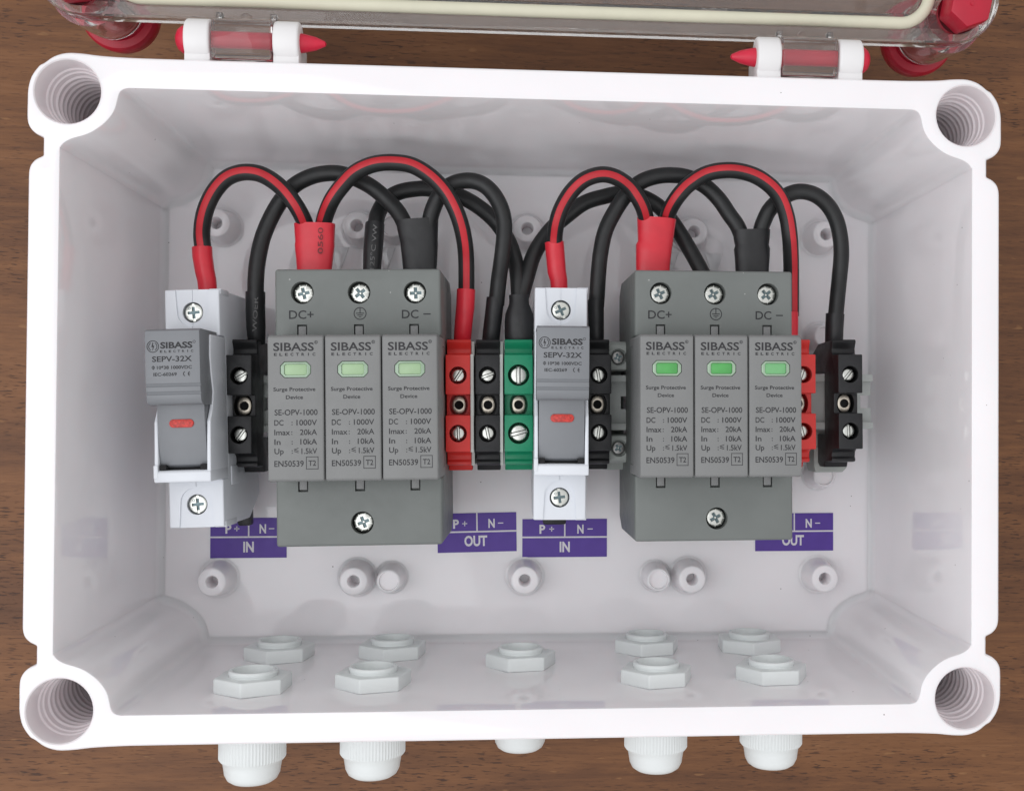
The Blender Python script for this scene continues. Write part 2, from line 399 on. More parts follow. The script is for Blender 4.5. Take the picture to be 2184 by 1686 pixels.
Lr = [ringverts(b, low(.042), 0.3), ringverts(b, low(.032), 80), ringverts(b, outer, 81.5), ringverts(b, outer, 94.0), ringverts(b, offset_loop(outer, 0.15), 94.55), ringverts(b, offset_loop(outer, 0.55), 94.92), ringverts(b, offset_loop(outer, 1.0), 95)]
for l0, l1 in zip(Lr, Lr[1:]): bridge(b, l0, l1)
b.faces.new(Lr[0][::-1])
Li = [ringverts(b, offset_loop(inner, -0.30), 95), ringverts(b, offset_loop(inner, -0.06), 94.9), ringverts(b, inner, 94.5)]
for z in (70, 45, 25, 8.4): Li.append(ringverts(b, inner_at(z), z))
base = inner_at(5)
for a in (25, 50, 70, 90):
    Li.append(ringverts(b, offset_loop(base, 2.4 * (1 - math.cos(R(a)))), 5 + 3.4 * (1 - math.sin(R(a)))))
for l0, l1 in zip(Li, Li[1:]): bridge(b, l0, l1)
FV = [b.verts.new((x, y, 5.01)) for x, y in ((-131.5, -88.5), (131.5, -88.5), (131.5, 88.5), (-131.5, 88.5))]; b.faces.new(FV)
NH = 48; holes = []
for sx in (1, -1):
    for sy in (1, -1):
        hl = [(HXc * sx + 9.35 * math.cos(2 * math.pi * k / NH), HYc * sy + 9.35 * math.sin(2 * math.pi * k / NH)) for k in range(NH)]
        holes.append(ringverts(b, hl, 95))
fill(b, [Lr[-1], Li[0]] + holes)
bmesh.ops.remove_doubles(b, verts=b.verts, dist=0.0005)
mb = MB(); mb.add(b, 'box'); mb.build('body', box, 30)
# threaded corner sockets
prof = [(9.35, 95), (9.05, 94.7), (9.0, 94.2), (8.95, 86.8), (8.55, 86.3), (8.5, 84.6), (8.1, 84.2)]
z = 83.2
while z > 58:
    prof += [(8.1, z), (8.0, z - 1.2), (7.5, z - 1.7), (7.5, z - 2.1), (8.0, z - 2.6)]; z -= 3.3
prof += [(7.2, z - 1), (6.6, 30), (6.4, 12), (0, 12)]
sock = None
for sx in (1, -1):
    for sy in (1, -1):
        if sock is None:
            mb = MB(); mb.lathe(prof, 'socket', 48); sock = mb.build('screw_socket', box, 30); o = sock
        else: o = sock.copy(); link(o); o.parent = box
        o.location = (HXc * sx * S, HYc * sy * S, 0)
# mounting bosses
def boss_prof(r, hole, h=16):
    p_ = [(r * 1.55, 5.0), (r * 1.36, 5.35), (r * 1.26, 6.4), (r + .25, h - .5), (r, h - .12), (r - .35, h)]
    return p_ + ([(hole + .25, h), (hole, h - .3), (hole * .86, h - 9), (0, h - 9)] if hole < 3 else [(hole + .15, h), (hole, h - 1.3), (0, h - 1.3)])
first = {}
def boss(kind, x, y):
    if kind not in first:
        mb = MB(); mb.lathe(boss_prof(4.65, 2.05) if kind == 'screw' else boss_prof(3.9, 3.2), 'box', 40); o = mb.build('mounting_boss', box, 40); first[kind] = o
    else: o = first[kind].copy(); link(o); o.parent = box
    o.location = (x * S, y * S, 0)
for sy in (1, -1):
    for x in (-108, -59.7, 0, 59.7, 108): boss('screw', x, 62.2 * sy)
    for x in (-47.6, 47.6): boss('plain', x, 62.3 * sy)
    for x in (-107.7, 107.7): boss('plain', x, 25.2 * sy)
# moulded ribs and flow marks on the floor
for x in (-59.7, 59.7):
    mb = MB()
    mb.lathe([(20.0, 4.9), (20.0, 5.12), (19.4, 5.16), (0, 5.16)], 'box', 64, Matrix.Translation((x, 44, 0)))
    mb.prism([(-3.4, 0), (3.4, 0), (0.5, -8.5), (-0.5, -8.5)], 4.9, 5.5, 'z', 'box', 0.15, Matrix.Translation((x - 7.5, 56, 0)))
    mb.prism([(-3.4, 0), (3.4, 0), (0.5, -8.5), (-0.5, -8.5)], 4.9, 5.5, 'z', 'box', 0.15, Matrix.Translation((x + 9, 56, 0)))
    mb.build('floor_rib', box, 30)
# hinge knuckles on the rim, and the pins
AY, AZ = 103.5, 90.0
def knuckle(x0, x1):
    b = bm_prism([(6.0 * math.cos(R(a)), 5.45 * math.sin(R(a))) for a in range(0, 360, 12)], x0, x1, 'x', 0.0)
    c = bm_box(x0 + .02, x1 - .02, -9.5, 0, -10, 3.2, .3)
    mb = MB(); mb.add(b, 'hinge_white', Matrix.Translation((0, AY, AZ))); mb.add(c, 'hinge_white', Matrix.Translation((0, AY, AZ)))
    bevel_sharp(mb.bm, 0.8, 3, 60)
    mb.build('hinge_knuckle', box, 40)
for x0, x1 in ((-98.4, -91.2), (-73.6, -66.3), (66.7, 73.9), (91.2, 98.6)): knuckle(x0, x1)
def hinge_pin(xh, xt):
    s = 1 if xt > xh else -1; L_ = abs(xt - xh)
    prof = [(0, 0), (1.6, .1), (2.9, .7), (3.9, 1.9), (4.2, 3.0), (4.2, 3.2), (2.35, 3.4), (2.35, L_ - 8.6), (2.9, L_ - 8.2), (2.7, L_ - 6.5), (1.9, L_ - 3.0), (.75, L_ - .4), (0, L_)]
    mb = MB(); rot = Matrix.Rotation(R(90 * s), 4, 'Y')
    mb.lathe(prof, 'pin_red', 14, Matrix.Translation((xh, AY, AZ)) @ rot)
    mb.build('hinge_pin', box, 30)
hinge_pin(-101.5, -59.0); hinge_pin(101.5, 59.2)
# clear lid, swung open; its own frame has the hinge axis as x
lidm = Matrix.Translation((0, AY, AZ)) @ Matrix.Rotation(R(5.0), 4, 'X')
def rrect(x, y0, y1, r, n=10):
    o = []
    for cx, cy, a0 in ((x - r, y1 - r, 0), (-x + r, y1 - r, 90), (-x + r, y0 + r, 180), (x - r, y0 + r, 270)):
        for k in range(n + 1):
            a = R(a0 + 90 * k / n); o.append((cx + r * math.cos(a), cy + r * math.sin(a)))
    return o
def lid_loop(off, r): return rrect(143.0 - off, 7.0 + off, 201.0 - off, r)
b = bmesh.new()
secs = [(7.0, 8, -32.0), (6.2, 9, -31.0), (5.6, 9, -13.0), (0.6, 13.6, -12.2), (0.0, 14, -11.4), (0.0, 14, -4.8), (0.5, 13.6, -4.2), (2.6, 12, -4.2), (3.2, 11.6, -6.6), (8.6, 8, -6.6), (9.0, 7.8, -7.0), (9.4, 7.6, -28.6), (10.4, 7.0, -29.4)]
LL = [ringverts(b, lid_loop(o_, r_), z_) for o_, r_, z_ in secs]
for l0, l1 in zip(LL, LL[1:]): bridge(b, l0, l1)
b.faces.new(LL[0][::-1]); b.faces.new(LL[-1])
mb = MB(); mb.add(b, 'clear', lidm)
SCX, SCY, SCY2 = 130.3, 16.2, 191.8
for sx in (1, -1):
    for yy in (SCY, SCY2):
        mb.lathe([(7.6, -12.5), (10.6, -12.5), (10.0, -33.6), (9.4, -34), (8.2, -34), (7.6, -33.4), (7.6, -12.5)], 'clear', 40, lidm @ Matrix.Translation((SCX * sx, yy, 0)))
for xc in (-82.4, 82.5):     # clear barrels between the white knuckles, with a web to the lid
    mb.prism([(-5.6, -4.6), (-4.8, -5.2), (4.6, -5.2), (5.6, -4.2), (5.6, 3.6), (4.4, 4.9), (-4.4, 4.9), (-5.6, 3.8)], xc - 8.3, xc + 8.3, 'x', 'clear', 0.5, lidm)
    mb.box(xc - 8.6, xc - 6.8, 5.0, 8.8, -11, -2.6, 'clear', .3, lidm)
    mb.box(xc + 6.8, xc + 8.6, 5.0, 8.8, -11, -2.6, 'clear', .3, lidm)
    mb.box(xc - 6.6, xc + 6.6, 5.2, 7.6, -10.5, -4.6, 'clear', .6, lidm)
    mb.lathe([(0, .9), (1.0, .75), (1.7, .2), (1.9, -.6)], 'clear', 20, lidm @ Matrix.Translation((xc - .3, 7.4, -4.3)))
lid = mb.build('lid', box, 35); tag(lid, 'clear transparent lid swung open on its hinges')
# gasket: a cream rubber cord lying in the lid's groove
gl = [Vector((x, y, -5.2)) for x, y in rrect(141.6 - 6.9, 7.0 + 6.9, 201 - 6.9, 11.5, 10)]
# the cord passes inside the corner screws
def gasket_loop():
    q = []
    xo, y0, y1 = 134.6, 13.4, 194.6
    xi, yi0, yi1, r = 119.0, 13.4, 194.6, 9.0
    return rrect(xi + 2.3, 12.7, yi1, r, 10)
gl = [lidm @ Vector((x, y, -5.4)) for x, y in gasket_loop()]; gl.append(gl[0].copy())
gl2 = []
for a, c in zip(gl, gl[1:]):
    k = max(1, int((c - a).length / 4)); gl2 += [a.lerp(c, i / k) for i in range(k)]
gl2.append(gl[0].copy())
mb = MB(); mb.add(tube(gl2, lambda t: 1.85 + .04 * math.sin(40 * t), 16, caps=False), 'gasket'); mb.build('gasket', lid, 60)
def hexp(r, ph=0): return [(r * math.cos(R(60 * k + ph)), r * math.sin(R(60 * k + ph))) for k in range(6)]
for sx in (1, -1):
    for yy in (SCY, SCY2):
        T = lidm @ Matrix.Translation((SCX * sx, yy, 0))
        mb = MB()
        mb.prism(hexp(6.9, 20 if sx > 0 else 8), -4, 6.6, 'z', 'lid_red', 0.7, T)
        mb.lathe([(.0, 6.95), (.5, 6.9), (.62, 6.4)], 'lid_red', 12, T)
        mb.lathe([(6.6, -4.2), (6.2, -7), (3.6, -8.5), (3.3, -34.2), (3.3, -36)], 'lid_red', 28, T)
        mb.lathe([(3.2, -35.5), (3.4, -41.2), (7.6, -41.8), (8.4, -40.2), (9.0, -39.6), (11.2, -39.9), (11.9, -41), (12.0, -43), (11.6, -46.5), (10.5, -48), (3.2, -48), (3.2, -46.5), (0, -46.5)], 'lid_red', 48, T)
        mb.build('lid_screw', lid, 35)

# ------------------------------------------------------------------ cable glands in the bottom wall
def gland(x, z, hexrot, label):
    g = thing('cable_gland', label, 'cable gland', (x, -(BI * (1 + (FY - 1) * (95 - z) / 90)) - .35, z), group='cable glands in the bottom wall')
    T = Matrix.Rotation(R(-90), 4, 'X')        # local z -> +y (into the box)
    mb = MB()
    b = boolean(bm_prism(hexp(11.8, hexrot), .1, 4.6, 'z', 0.5, 3), [cyl(0, 0, -1, 9, 7.3)])
    mb.add(b, 'gland', T); mb.build('locknut', g, 32)
    mb = MB()
    prof = [(7.2, -10), (7.2, 4.6), (7.1, 4.9), (7.35, 5.4), (7.3, 6.1), (7.05, 6.4), (6.2, 6.4), (5.95, 6.0), (5.8, 1.2), (5.4, .8), (0, .8)]
    mb.lathe(prof, 'gland', 40, T); mb.build('threaded_sleeve', g, 32)
    mb = MB(); mb.prism(hexp(12.0, hexrot + 7), -9.0, -6.2, 'z', 'gland', .6, T); mb.build('flange', g, 32)
    mb = MB()
    def knurl(r, zz, k): return r + (0.26 if (k % 3 == 0) and -20.5 < zz < -9.4 and r > 8.6 else 0)
    prof = [(8.4, -9.0), (9.4, -9.3), (9.65, -9.8), (9.65, -20.0), (9.4, -20.7), (8.75, -21.3), (8.5, -22.8), (8.2, -24.8), (7.4, -26.4), (6.1, -27.3), (4.4, -27.6), (4.2, -26.8), (4.0, -20), (0, -20)]
    mb.lathe(prof, 'gland', 192, T, knurl); mb.build('dome_nut', g, 40)
gland(-82.5, 68.2, 24, 'pale plastic cable gland of the front row nearest the lower left corner of the box')
gland(-82.6, 27.2, 20, 'pale cable gland of the back row nearest the lower left corner of the box')
gland(-46.8, 65.4, 16, 'pale cable gland of the front row, second from the left end of the bottom wall')
gland(-45.0, 25.8, 22, 'pale cable gland of the back row, second from the left end of the bottom wall')
gland(-1.4, 41.5, 10, 'single pale cable gland standing alone in the middle of the bottom wall')
gland(41.1, 64.4, 13, 'pale cable gland of the front row just right of the single middle one')
gland(42.7, 22.4, 15, 'pale cable gland of the back row just right of the single middle one')
gland(78.3, 62.6, 5, 'pale cable gland of the front row nearest the lower right corner of the box')
gland(79.2, 22.0, 27, 'pale cable gland of the back row nearest the lower right corner of the box')

# ------------------------------------------------------------------ label stickers on the floor
def sticker(tl, br, rz, kind, label):
    a, c = P(*tl, 5), P(*br, 5); cx, cy = (a.x + c.x) / 2, (a.y + c.y) / 2; wd, ht = c.x - a.x, a.y - c.y
    s = thing('label_sticker', label, 'sticker', (cx, cy, 5), rz=rz, group='purple terminal stickers on the floor of the box')
    mb = MB(); mb.prism([(-wd / 2, -ht / 2), (wd / 2, -ht / 2), (wd / 2, ht / 2), (-wd / 2, ht / 2)], 0.0, 0.12, 'z', 'purple')
    zt = 0.16
    def bar(x0, x1, y0, y1): mb.prism([(x0, y0), (x1, y0), (x1, y1), (x0, y1)], 0.1, zt, 'z', 'white_ink')
    yl = 0.3
    bar(-wd / 2, wd / 2, yl - .28, yl + .28); bar(-.25, .25, yl + .2, ht / 2)
    mb.text('P', 2.1, 3.2, -wd * .265, yl + 3.0, zt, 'white_ink', bold=.022)
    bar(-wd * .155 - .9, -wd * .155 + .9, yl + 2.8, yl + 3.15); bar(-wd * .155 - .18, -wd * .155 + .18, yl + 2.1, yl + 3.85)
    mb.text('N', 2.3, 3.2, wd * .185, yl + 3.0, zt, 'white_ink', bold=.022)
    bar(wd * .30 - .95, wd * .30 + .95, yl + 2.75, yl + 3.1)
    if kind == 'IN': mb.text('IN', 3.7, 3.7, 0, yl - 3.4, zt, 'white_ink', bold=.024)
    else: mb.text('OUT', 8.2, 3.7, -.5, yl - 3.2, zt, 'white_ink', bold=.024)
    mb.build('sticker_sheet', s, 30)
sticker((449, 1103.5), (611, 1188.5), .25, 'IN', 'purple IN sticker partly covered by the fuse holder at the left wall')
sticker((933, 1093), (1100.7, 1176), 1.2, 'OUT', 'purple OUT sticker beneath the red, black and green terminal blocks')
sticker((1113.8, 1105.8), (1293.6, 1186.5), .2, 'IN', 'fully readable purple IN sticker below the middle fuse holder')
sticker((1610, 1093.5), (1775.8, 1173.5), .3, 'OUT', 'purple OUT sticker half hidden by the surge protector at the right')

# ------------------------------------------------------------------ rail
RZ = 0.62
def rail_y(x): return 0.27 + 0.0108 * x
rl = thing('mounting_rail', 'grey mounting rail running across the box behind all the devices', 'rail', (10.5, rail_y(10.5), 26), rz=RZ)
mb = MB(); L0, L1 = -112, 109.5
b = bm_prism([(-9.4, 26), (9.4, 26), (9.4, 34), (7.0, 34), (7.0, 31.4), (-7.0, 31.4), (-7.0, 34), (-9.4, 34)], L0, L1, 'x', 0.25)
cuts = [bm_box(x - 2.2, x + 2.2, -2.2, 2.2, 25, 33) for x in range(-108, 114, 12)]
mb.add(boolean(b, cuts), 'rail')
for x in (-60, 40): mb.box(x - 6, x + 6, -6, 6, 5, 26.1, 'rail', .3)
mb.build('rail_channel', rl, 30, z0=26)

# ------------------------------------------------------------------ screws
def plus_poly(a, wd): return [(-wd, -a), (wd, -a), (wd, -wd), (a, -wd), (a, wd), (wd, wd), (wd, a), (-wd, a), (-wd, wd), (-a, wd), (-a, -wd), (-wd, -wd)]
_scr = {}
def screw_mesh(kind, r):
    key = (kind, r)
    if key in _scr: return _scr[key]
    b = bm_lathe([(0, -1.2), (r, -1.2), (r, -.35), (r - .15, -.12), (r - .45, 0), (0, 0)], 32)
    mb = MB()
    if kind == 'cross':
        b = boolean(b, [bm_prism(plus_poly(r * .62, r * .185), -.85, 1, 'z')])
        if r > 2.4:
            cuts = []
            for k in range(8):
                c = bm_box(r * .70, r * 1.1, -.07, .07, -.16, 1); bmesh.ops.rotate(c, verts=c.verts, cent=(0, 0, 0), matrix=Matrix.Rotation(R(45 * k + 14), 3, 'Z')); cuts.append(c)
            b = boolean(b, cuts)
        mb.add(b, 'zinc' if r > 2.4 else 'dark_steel')
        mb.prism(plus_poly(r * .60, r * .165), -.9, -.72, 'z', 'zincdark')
        mb.lathe([(r * .17, -.8), (r * .1, -.62), (0, -.6)], 'zinc', 12)
    elif kind == 'fuse':
        b = boolean(b, [bm_prism(plus_poly(r * .66, r * .17), -.8, 1, 'z'), bm_box(-.42, .42, -r * 1.2, r * 1.2, -.3, 1)])
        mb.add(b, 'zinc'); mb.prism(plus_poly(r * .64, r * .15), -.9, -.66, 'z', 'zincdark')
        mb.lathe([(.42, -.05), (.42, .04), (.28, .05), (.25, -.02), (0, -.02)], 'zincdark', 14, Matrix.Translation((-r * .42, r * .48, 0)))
    else:
        b = boolean(b, [bm_box(-r * .25, r * .25, -r * 1.2, r * 1.2, -.75, 1)]); mb.add(b, 'zinc')
        mb.box(-r * .15, r * .15, -r * .97, r * .97, -1.1, -.12, 'zinc', .05); mb.box(-r * .24, r * .24, -r * .96, r * .96, -1.1, -.7, 'hollow_shade')  # bar stands in for the lit slot floor, black strip for shaded grooves
    o = mb.build('terminal_screw', None, 30); me = o.data; bpy.data.objects.remove(o)
    _scr[key] = me; return me
def screw(parent, kind, r, x, y, z, rot, z0):
    o = link(bpy.data.objects.new('terminal_screw', screw_mesh(kind, r))); o.parent = parent
    o.location = (x * S, y * S, (z - z0) * S); o.rotation_euler = (0, 0, R(rot)); return o

# ------------------------------------------------------------------ surge protectors
Z0 = 14.0
def surge(cx, cy, rz, ry, flags, label, mdx, rots):
    t = thing('surge_protector', label, 'surge protector', (cx, cy, Z0), rz=rz, ry=ry, group='three pole surge protectors')
    W2, HH = 25.75, 43.4
    prof = [(HH, 60), (HH, 21), (HH - 4, 14), (10.6, 14), (10.6, 34.2), (-10.6, 34.2), (-10.6, 14), (-HH + 4, 14), (-HH, 21), (-HH, 60), (-22.1, 60), (-22.1, 52), (22.0, 52), (22.0, 60)]
    b = bm_prism(prof, -W2, W2, 'x', 0.9, 3)
    cuts = [cyl(x, 36.0, 53.5, 62, 3.55) for x in (-17.3, 0.3, 17.7)] + [cyl(.8, -36.2, 53.5, 62, 3.55)]
    tabs = (-17.4, 0.2, 17.4)
    for x in tabs: cuts += [bm_box(x - 1.55, x + 1.55, 21, 26.0, 57.8, 61), bm_box(x - 1.55, x + 1.55, -26.3, -21, 57.8, 61)]
    cuts += [bm_box(x - 2.9, x + 2.9, HH - 6, HH + 1, 30, 46) for x in (-17.3, .3, 17.7)]
    b = boolean(b, cuts)
    mb = MB(); mb.add(b, 'spd')
    for x in tabs:
        mb.box(x - 1.2, x + 1.2, 21.5, 25.5, 57, 59.75, 'spdm', .2); mb.box(x - 1.2, x + 1.2, -25.7, -21.5, 57, 59.75, 'spdm', .2)
    z = 60.05
    mb.text('DC+', 7.6, 2.75, -17.6, 29.2, z, 'ink'); mb.text('DC', 5.2, 2.75, 16.2, 29.2, z, 'ink'); mb.box(20.3, 22.6, 28.95, 29.3, z - .04, z + .02, 'ink')
    G = Matrix.Translation((0.6, 29.4, z))
    mb.lathe([(2.0, 0), (1.72, 0)], 'ink', 40, G)
    for x0, x1, y0, y1 in ((-.14, .14, 0, 1.75), (-1.25, 1.25, -.05, .2), (-.85, .85, -.62, -.38), (-.4, .4, -1.15, -.92)): mb.box(x0, x1, y0, y1, -.04, .02, 'ink', 0, G)
    mb.build('base', t, 30, z0=Z0)
    for (x, y), a in zip(((-17.3, 36.0), (.3, 36.0), (17.7, 36.0), (.8, -36.2)), rots): screw(t, 'cross', 3.0, x, y, 57.6, a, Z0)
    mw, pitch = 16.45, 16.85
    for i, fl in enumerate(flags):
        xc = mdx + (i - 1) * pitch; yo = -0.6 * (0) - .35
        prof = [(21.7, 52.2), (21.7, 77.6), (21.0, 79), (-21.4, 79), (-22.0, 78.0), (-22.0, 52.2)]
        b = bm_prism(prof, xc - mw / 2, xc + mw / 2, 'x', 0.55, 3)
        octo = lambda w_, h_, c_: [(-w_ + c_, -h_), (w_ - c_, -h_), (w_, -h_ + c_), (w_, h_ - c_), (w_ - c_, h_), (-w_ + c_, h_), (-w_, h_ - c_), (-w_, -h_ + c_)]
        wy = 11.3
        cut = bm_prism([(x + xc, y + wy) for x, y in octo(4.55, 2.45, 1.3)], 77.6, 80, 'z')
        b = boolean(b, [cut, bm_box(xc - mw / 2 - 1, xc - mw / 2 + .35, -19, 19, 50, 60), bm_box(xc + mw / 2 - .35, xc + mw / 2 + 1, -19, 19, 50, 60)])
        mb = MB(); mb.add(b, 'spdm'); z = 79.04
        T = Matrix.Translation((xc, 0, 0))
        mb.text('SIBASS', 11.9, 2.5, -.5, 18.15, z, 'ink', bold=.008, mtx=T)
        mb.lathe([(.5, 0), (.36, 0)], 'ink', 20, Matrix.Translation((xc + 6.1, 19.4, z))); mb.text('R', .4, .5, 6.1, 19.4, z, 'ink', mtx=T)
        xs = [-6.1 + 11.3 * k / 7 for k in range(8)]
        for ch, xx in zip('ELECTRIC', xs): mb.text(ch, .85 if ch != 'I' else .26, .85, xx + .25, 15.85, z, 'ink', bold=.02, mtx=T)
        mb.text('Surge Protective', 12.3, 1.15, -.35, 5.5, z, 'ink', bold=.006, mtx=T); mb.text('Device', 5.0, 1.15, -.35, 3.15, z, 'ink', bold=.006, mtx=T)
        mb.text('SE-OPV-1000', 12.6, 1.75, .1, -1.35, z, 'ink', mtx=T)
        for yy, l, r_, lw, rw in ((-4.4, 'DC', '1000V', 2.7, 6.0), (-7.25, 'Imax', '20kA', 4.6, 5.0), (-10.1, 'In', '10kA', 1.8, 4.9), (-12.85, 'Up', '1.5kV', 2.7, 4.6)):
            mb.text(l, lw, 1.7, -6.3, yy, z, 'ink', 'L', mtx=T); mb.text(r_, rw, 1.7, 6.2, yy, z, 'ink', 'R', mtx=T)
            mb.text(':', .32, 1.5, -1.1 if l != 'Imax' else -1.2, yy, z, 'ink', mtx=T)
        for q in (((-.45, .5), (.85, .95)), ((-.45, .5), (.85, .05)), ((-.45, .02), (.85, -.43))):
            (xa, ya), (xb, yb) = q; d = Vector((xb - xa, yb - ya, 0)); n_ = Vector((-d.y, d.x, 0)).normalized() * .09
            mb.prism([(xa - n_.x, ya - n_.y), (xb - n_.x, yb - n_.y), (xb + n_.x, yb + n_.y), (xa + n_.x, ya + n_.y)], -.03, .01, 'z', 'ink', 0, T @ Matrix.Translation((-.1, -12.95, z)))
        mb.text('EN50539', 8.6, 1.8, -6.35, -16.55, z, 'ink', 'L', mtx=T); mb.text('T2', 2.2, 1.65, 4.75, -16.45, z, 'ink', mtx=T)
        for x0, x1, y0, y1 in ((2.95, 6.55, -14.75, -14.58), (2.95, 6.55, -18.32, -18.15), (2.95, 3.12, -18.32, -14.58), (6.38, 6.55, -18.32, -14.58)): mb.box(x0, x1, y0, y1, z - .03, z + .01, 'ink', 0, T)
        m = mb.build('plug_module', t, 30, z0=Z0)
        mb = MB()
        T2 = Matrix.Translation((xc, wy, 0))
        ro, ri = octo(4.42, 2.32, 1.22), octo(3.35, 1.7, .45)
        bb = boolean(bm_prism(ro, 77.4, 79.0, 'z', .25), [bm_prism(ri, 77.8, 80, 'z')])
        mb.add(bb, 'lens_rim', T2); mb.prism(octo(3.3, 1.66, .4), 77.75, 78.75, 'z', fl, .12, T2)
        mb.build('indicator_window', m, 30, z0=Z0)
    return t
surge(-51.75, -1.45, .95, -1.2, ('green_pale', 'green_pale', 'green_pale'), 'grey surge protector with three pale washed out green windows, left of the red terminal block', 1.15, (12, 38, 3, 20))
surge(59.0, -.25, .40, 1.2, ('green_mid', 'green_mid', 'green_light'), 'grey surge protector with three vivid green windows, in the right half of the box', -1.3, (25, 30, 40, 28))

# ------------------------------------------------------------------ fuse holders
def fuse(cx, cy, rz, ry, label, rots, clip):
    t = thing('fuse_holder', label, 'fuse holder', (cx, cy, Z0), rz=rz, ry=ry, group='white fuse holders')
    W2 = 8.4
    prof = [(37.1, 58), (37.1, 24), (33, 14), (10.6, 14), (10.6, 34.2), (-10.6, 34.2), (-10.6, 14), (-30, 14), (-37.1, 27), (-37.1, 58), (-22.2, 58), (-22.2, 52), (22.5, 52), (22.5, 58)]
    b = bm_prism(prof, -W2, W2, 'x', .5, 3)
    def upoly(y0, y1, w_):
        s = 1 if y0 > y1 else -1; r = 4.6
        pts = [(-w_, y0), (-w_ + .5, y1 + s * r)] + [(-(w_ - .5) * math.cos(R(a)), y1 + s * r - s * r * math.sin(R(a))) for a in range(15, 166, 15)] + [(w_ - .5, y1 + s * r), (w_, y0)]
        return pts
    cuts = [cyl(0, 30, 50, 60, 3.2), cyl(0, -30, 50, 60, 3.2), bm_prism(upoly(38.0, 25.5, 5.2), 57.35, 60, 'z'), bm_prism(upoly(-38.0, -24.6, 5.4), 57.35, 60, 'z'),
            bm_box(-.08, .08, 22.4, 38, 57.1, 60), bm_box(-.08, .08, -24.4, -22, 57.5, 60), bm_box(-2.4, 2.4, 32, 38, 32, 46)]
    mb = MB(); mb.add(boolean(b, cuts), 'fusew')
    # cheeks: taller at the foot, dipping behind the handle
    ch = [(22.3, 52), (22.3, 68), (16, 68.6), (10, 67.5), (5, 66), (0, 67.2), (-4, 70.0), (-22.2, 71.0), (-22.2, 52)]
    for x0, x1 in ((-W2, -W2 + 1.15), (W2 - 1.15, W2)): mb.prism(ch, x0, x1, 'x', 'fusew', .35, None, 3)
    mb.prism([(-22.2, 52), (-22.2, 71), (-21.6, 71.2), (-19.2, 71.2), (-18.6, 70.5), (-18.6, 52)], -W2 - .05, W2 + .05, 'x', 'fusew', .35)
    mb.box(-W2 - .1, -W2 + 1.2, -21, -17, 70.2, 71.35, 'fusew', .2)
    mb.box(W2 - .05, W2 + .3, -24.5, -18.6, 40, 49, 'fusew', .15)
    mb.box(W2 - .05, W2 + .12, -6, 6, 24, 30, 'fusew', .05)
    mb.box(clip[0], clip[1], clip[2], -33, 14.5, 19, 'black', .8)
    mb.box(W2 - 3.2, W2 + .25, 35.6, 37.3, 48, 57.2, 'fusew', .15); mb.box(W2 - 3.2, W2 + .25, -37.3, -35.4, 44, 56.5, 'fusew', .15)
    mb.build('body', t, 30, z0=Z0)
    screw(t, 'fuse', 2.85, 0, 30, 56.6, rots[0], Z0); screw(t, 'fuse', 2.85, 0, -30, 56.6, rots[1], Z0)
    mb = MB(); hw = 8.0
    hp = [(23.4, 60), (23.6, 76.4), (23.0, 78), (7.4, 78), (7.1, 77.55), (6.7, 77.55), (6.4, 77.95), (5.0, 77.8), (4.7, 77.3), (4.3, 77.3), (4.0, 77.65), (2.4, 77.3), (1.4, 76.4), (1.0, 74.5), (1.0, 72.0), (1.0, 60)]
    b = bm_prism(hp, -hw, hw, 'x', .28, 2); mb.add(b, 'handle')
    rec = [(1.1, 60), (1.1, 71.6)] + [(-k * 2.2 + .6, 71.3 - 0.02 * (k ** 2.0) * 1.9) for k in range(0, 9)] + [(-18.0, 67.0), (-18.0, 60)]
    mb.prism(rec, -7.05, 7.05, 'x', 'handle', .12)
    mb.box(-7.0, -5.1, -18.55, -16.9, 60, 70.2, 'hollow_shade', .1); mb.box(5.1, 7.0, -18.55, -16.9, 60, 70.2, 'hollow_shade', .1); mb.box(-7.2, 7.2, -18.58, -18.0, 60, 67.6, 'hollow_shade', .05)  # near-black blocks stand in for the shadow at the recess foot
    z = 78.04
    mb.lathe([(1.8, 0), (1.58, 0)], 'ink', 40, Matrix.Translation((-5.6, 18.4, z)))
    for s in (1, -1):
        mb.prism([(s * 1.3 * math.cos(R(a)), 1.3 * math.sin(R(a))) for a in range(-62, 63, 12)] + [(s * 1.1 * math.cos(R(a)), 1.1 * math.sin(R(a))) for a in range(62, -63, -12)], -.03, .01, 'z', 'ink', 0, Matrix.Translation((-5.6, 18.4, z)))
    mb.prism([(-.06, 1.2), (.14, 1.2), (.02, .25), (.42, .25), (-.06, -1.2), (-.14, -1.2), (-.02, -.15), (-.42, -.15)], -.03, .01, 'z', 'ink', 0, Matrix.Translation((-5.6, 18.4, z)))
    mb.text('SIBASS', 9.4, 1.85, 1.25, 18.75, z, 'ink', bold=.022); mb.lathe([(.42, 0), (.3, 0)], 'ink', 20, Matrix.Translation((6.45, 19.6, z)))
    xs = [-3.2 + 9.0 * k / 7 for k in range(8)]
    for chh, xx in zip('ELECTRIC', xs): mb.text(chh, .7 if chh != 'I' else .22, .7, xx, 16.9, z, 'ink', bold=.02)
    mb.text('SEPV-32X', 11.6, 1.65, -.1, 14.7, z, 'ink', bold=.006)
    mb.lathe([(.46, 0), (.3, 0)], 'ink', 24, Matrix.Translation((-5.6, 12.15, z))); mb.box(-5.68, -5.52, 11.55, 12.75, z - .03, z + .01, 'ink')
    mb.text('10*38 1000VDC', 10.2, .98, .55, 12.15, z, 'ink', bold=.01)
    mb.text('IEC-60269', 6.8, .98, -2.2, 10.15, z, 'ink', bold=.01)
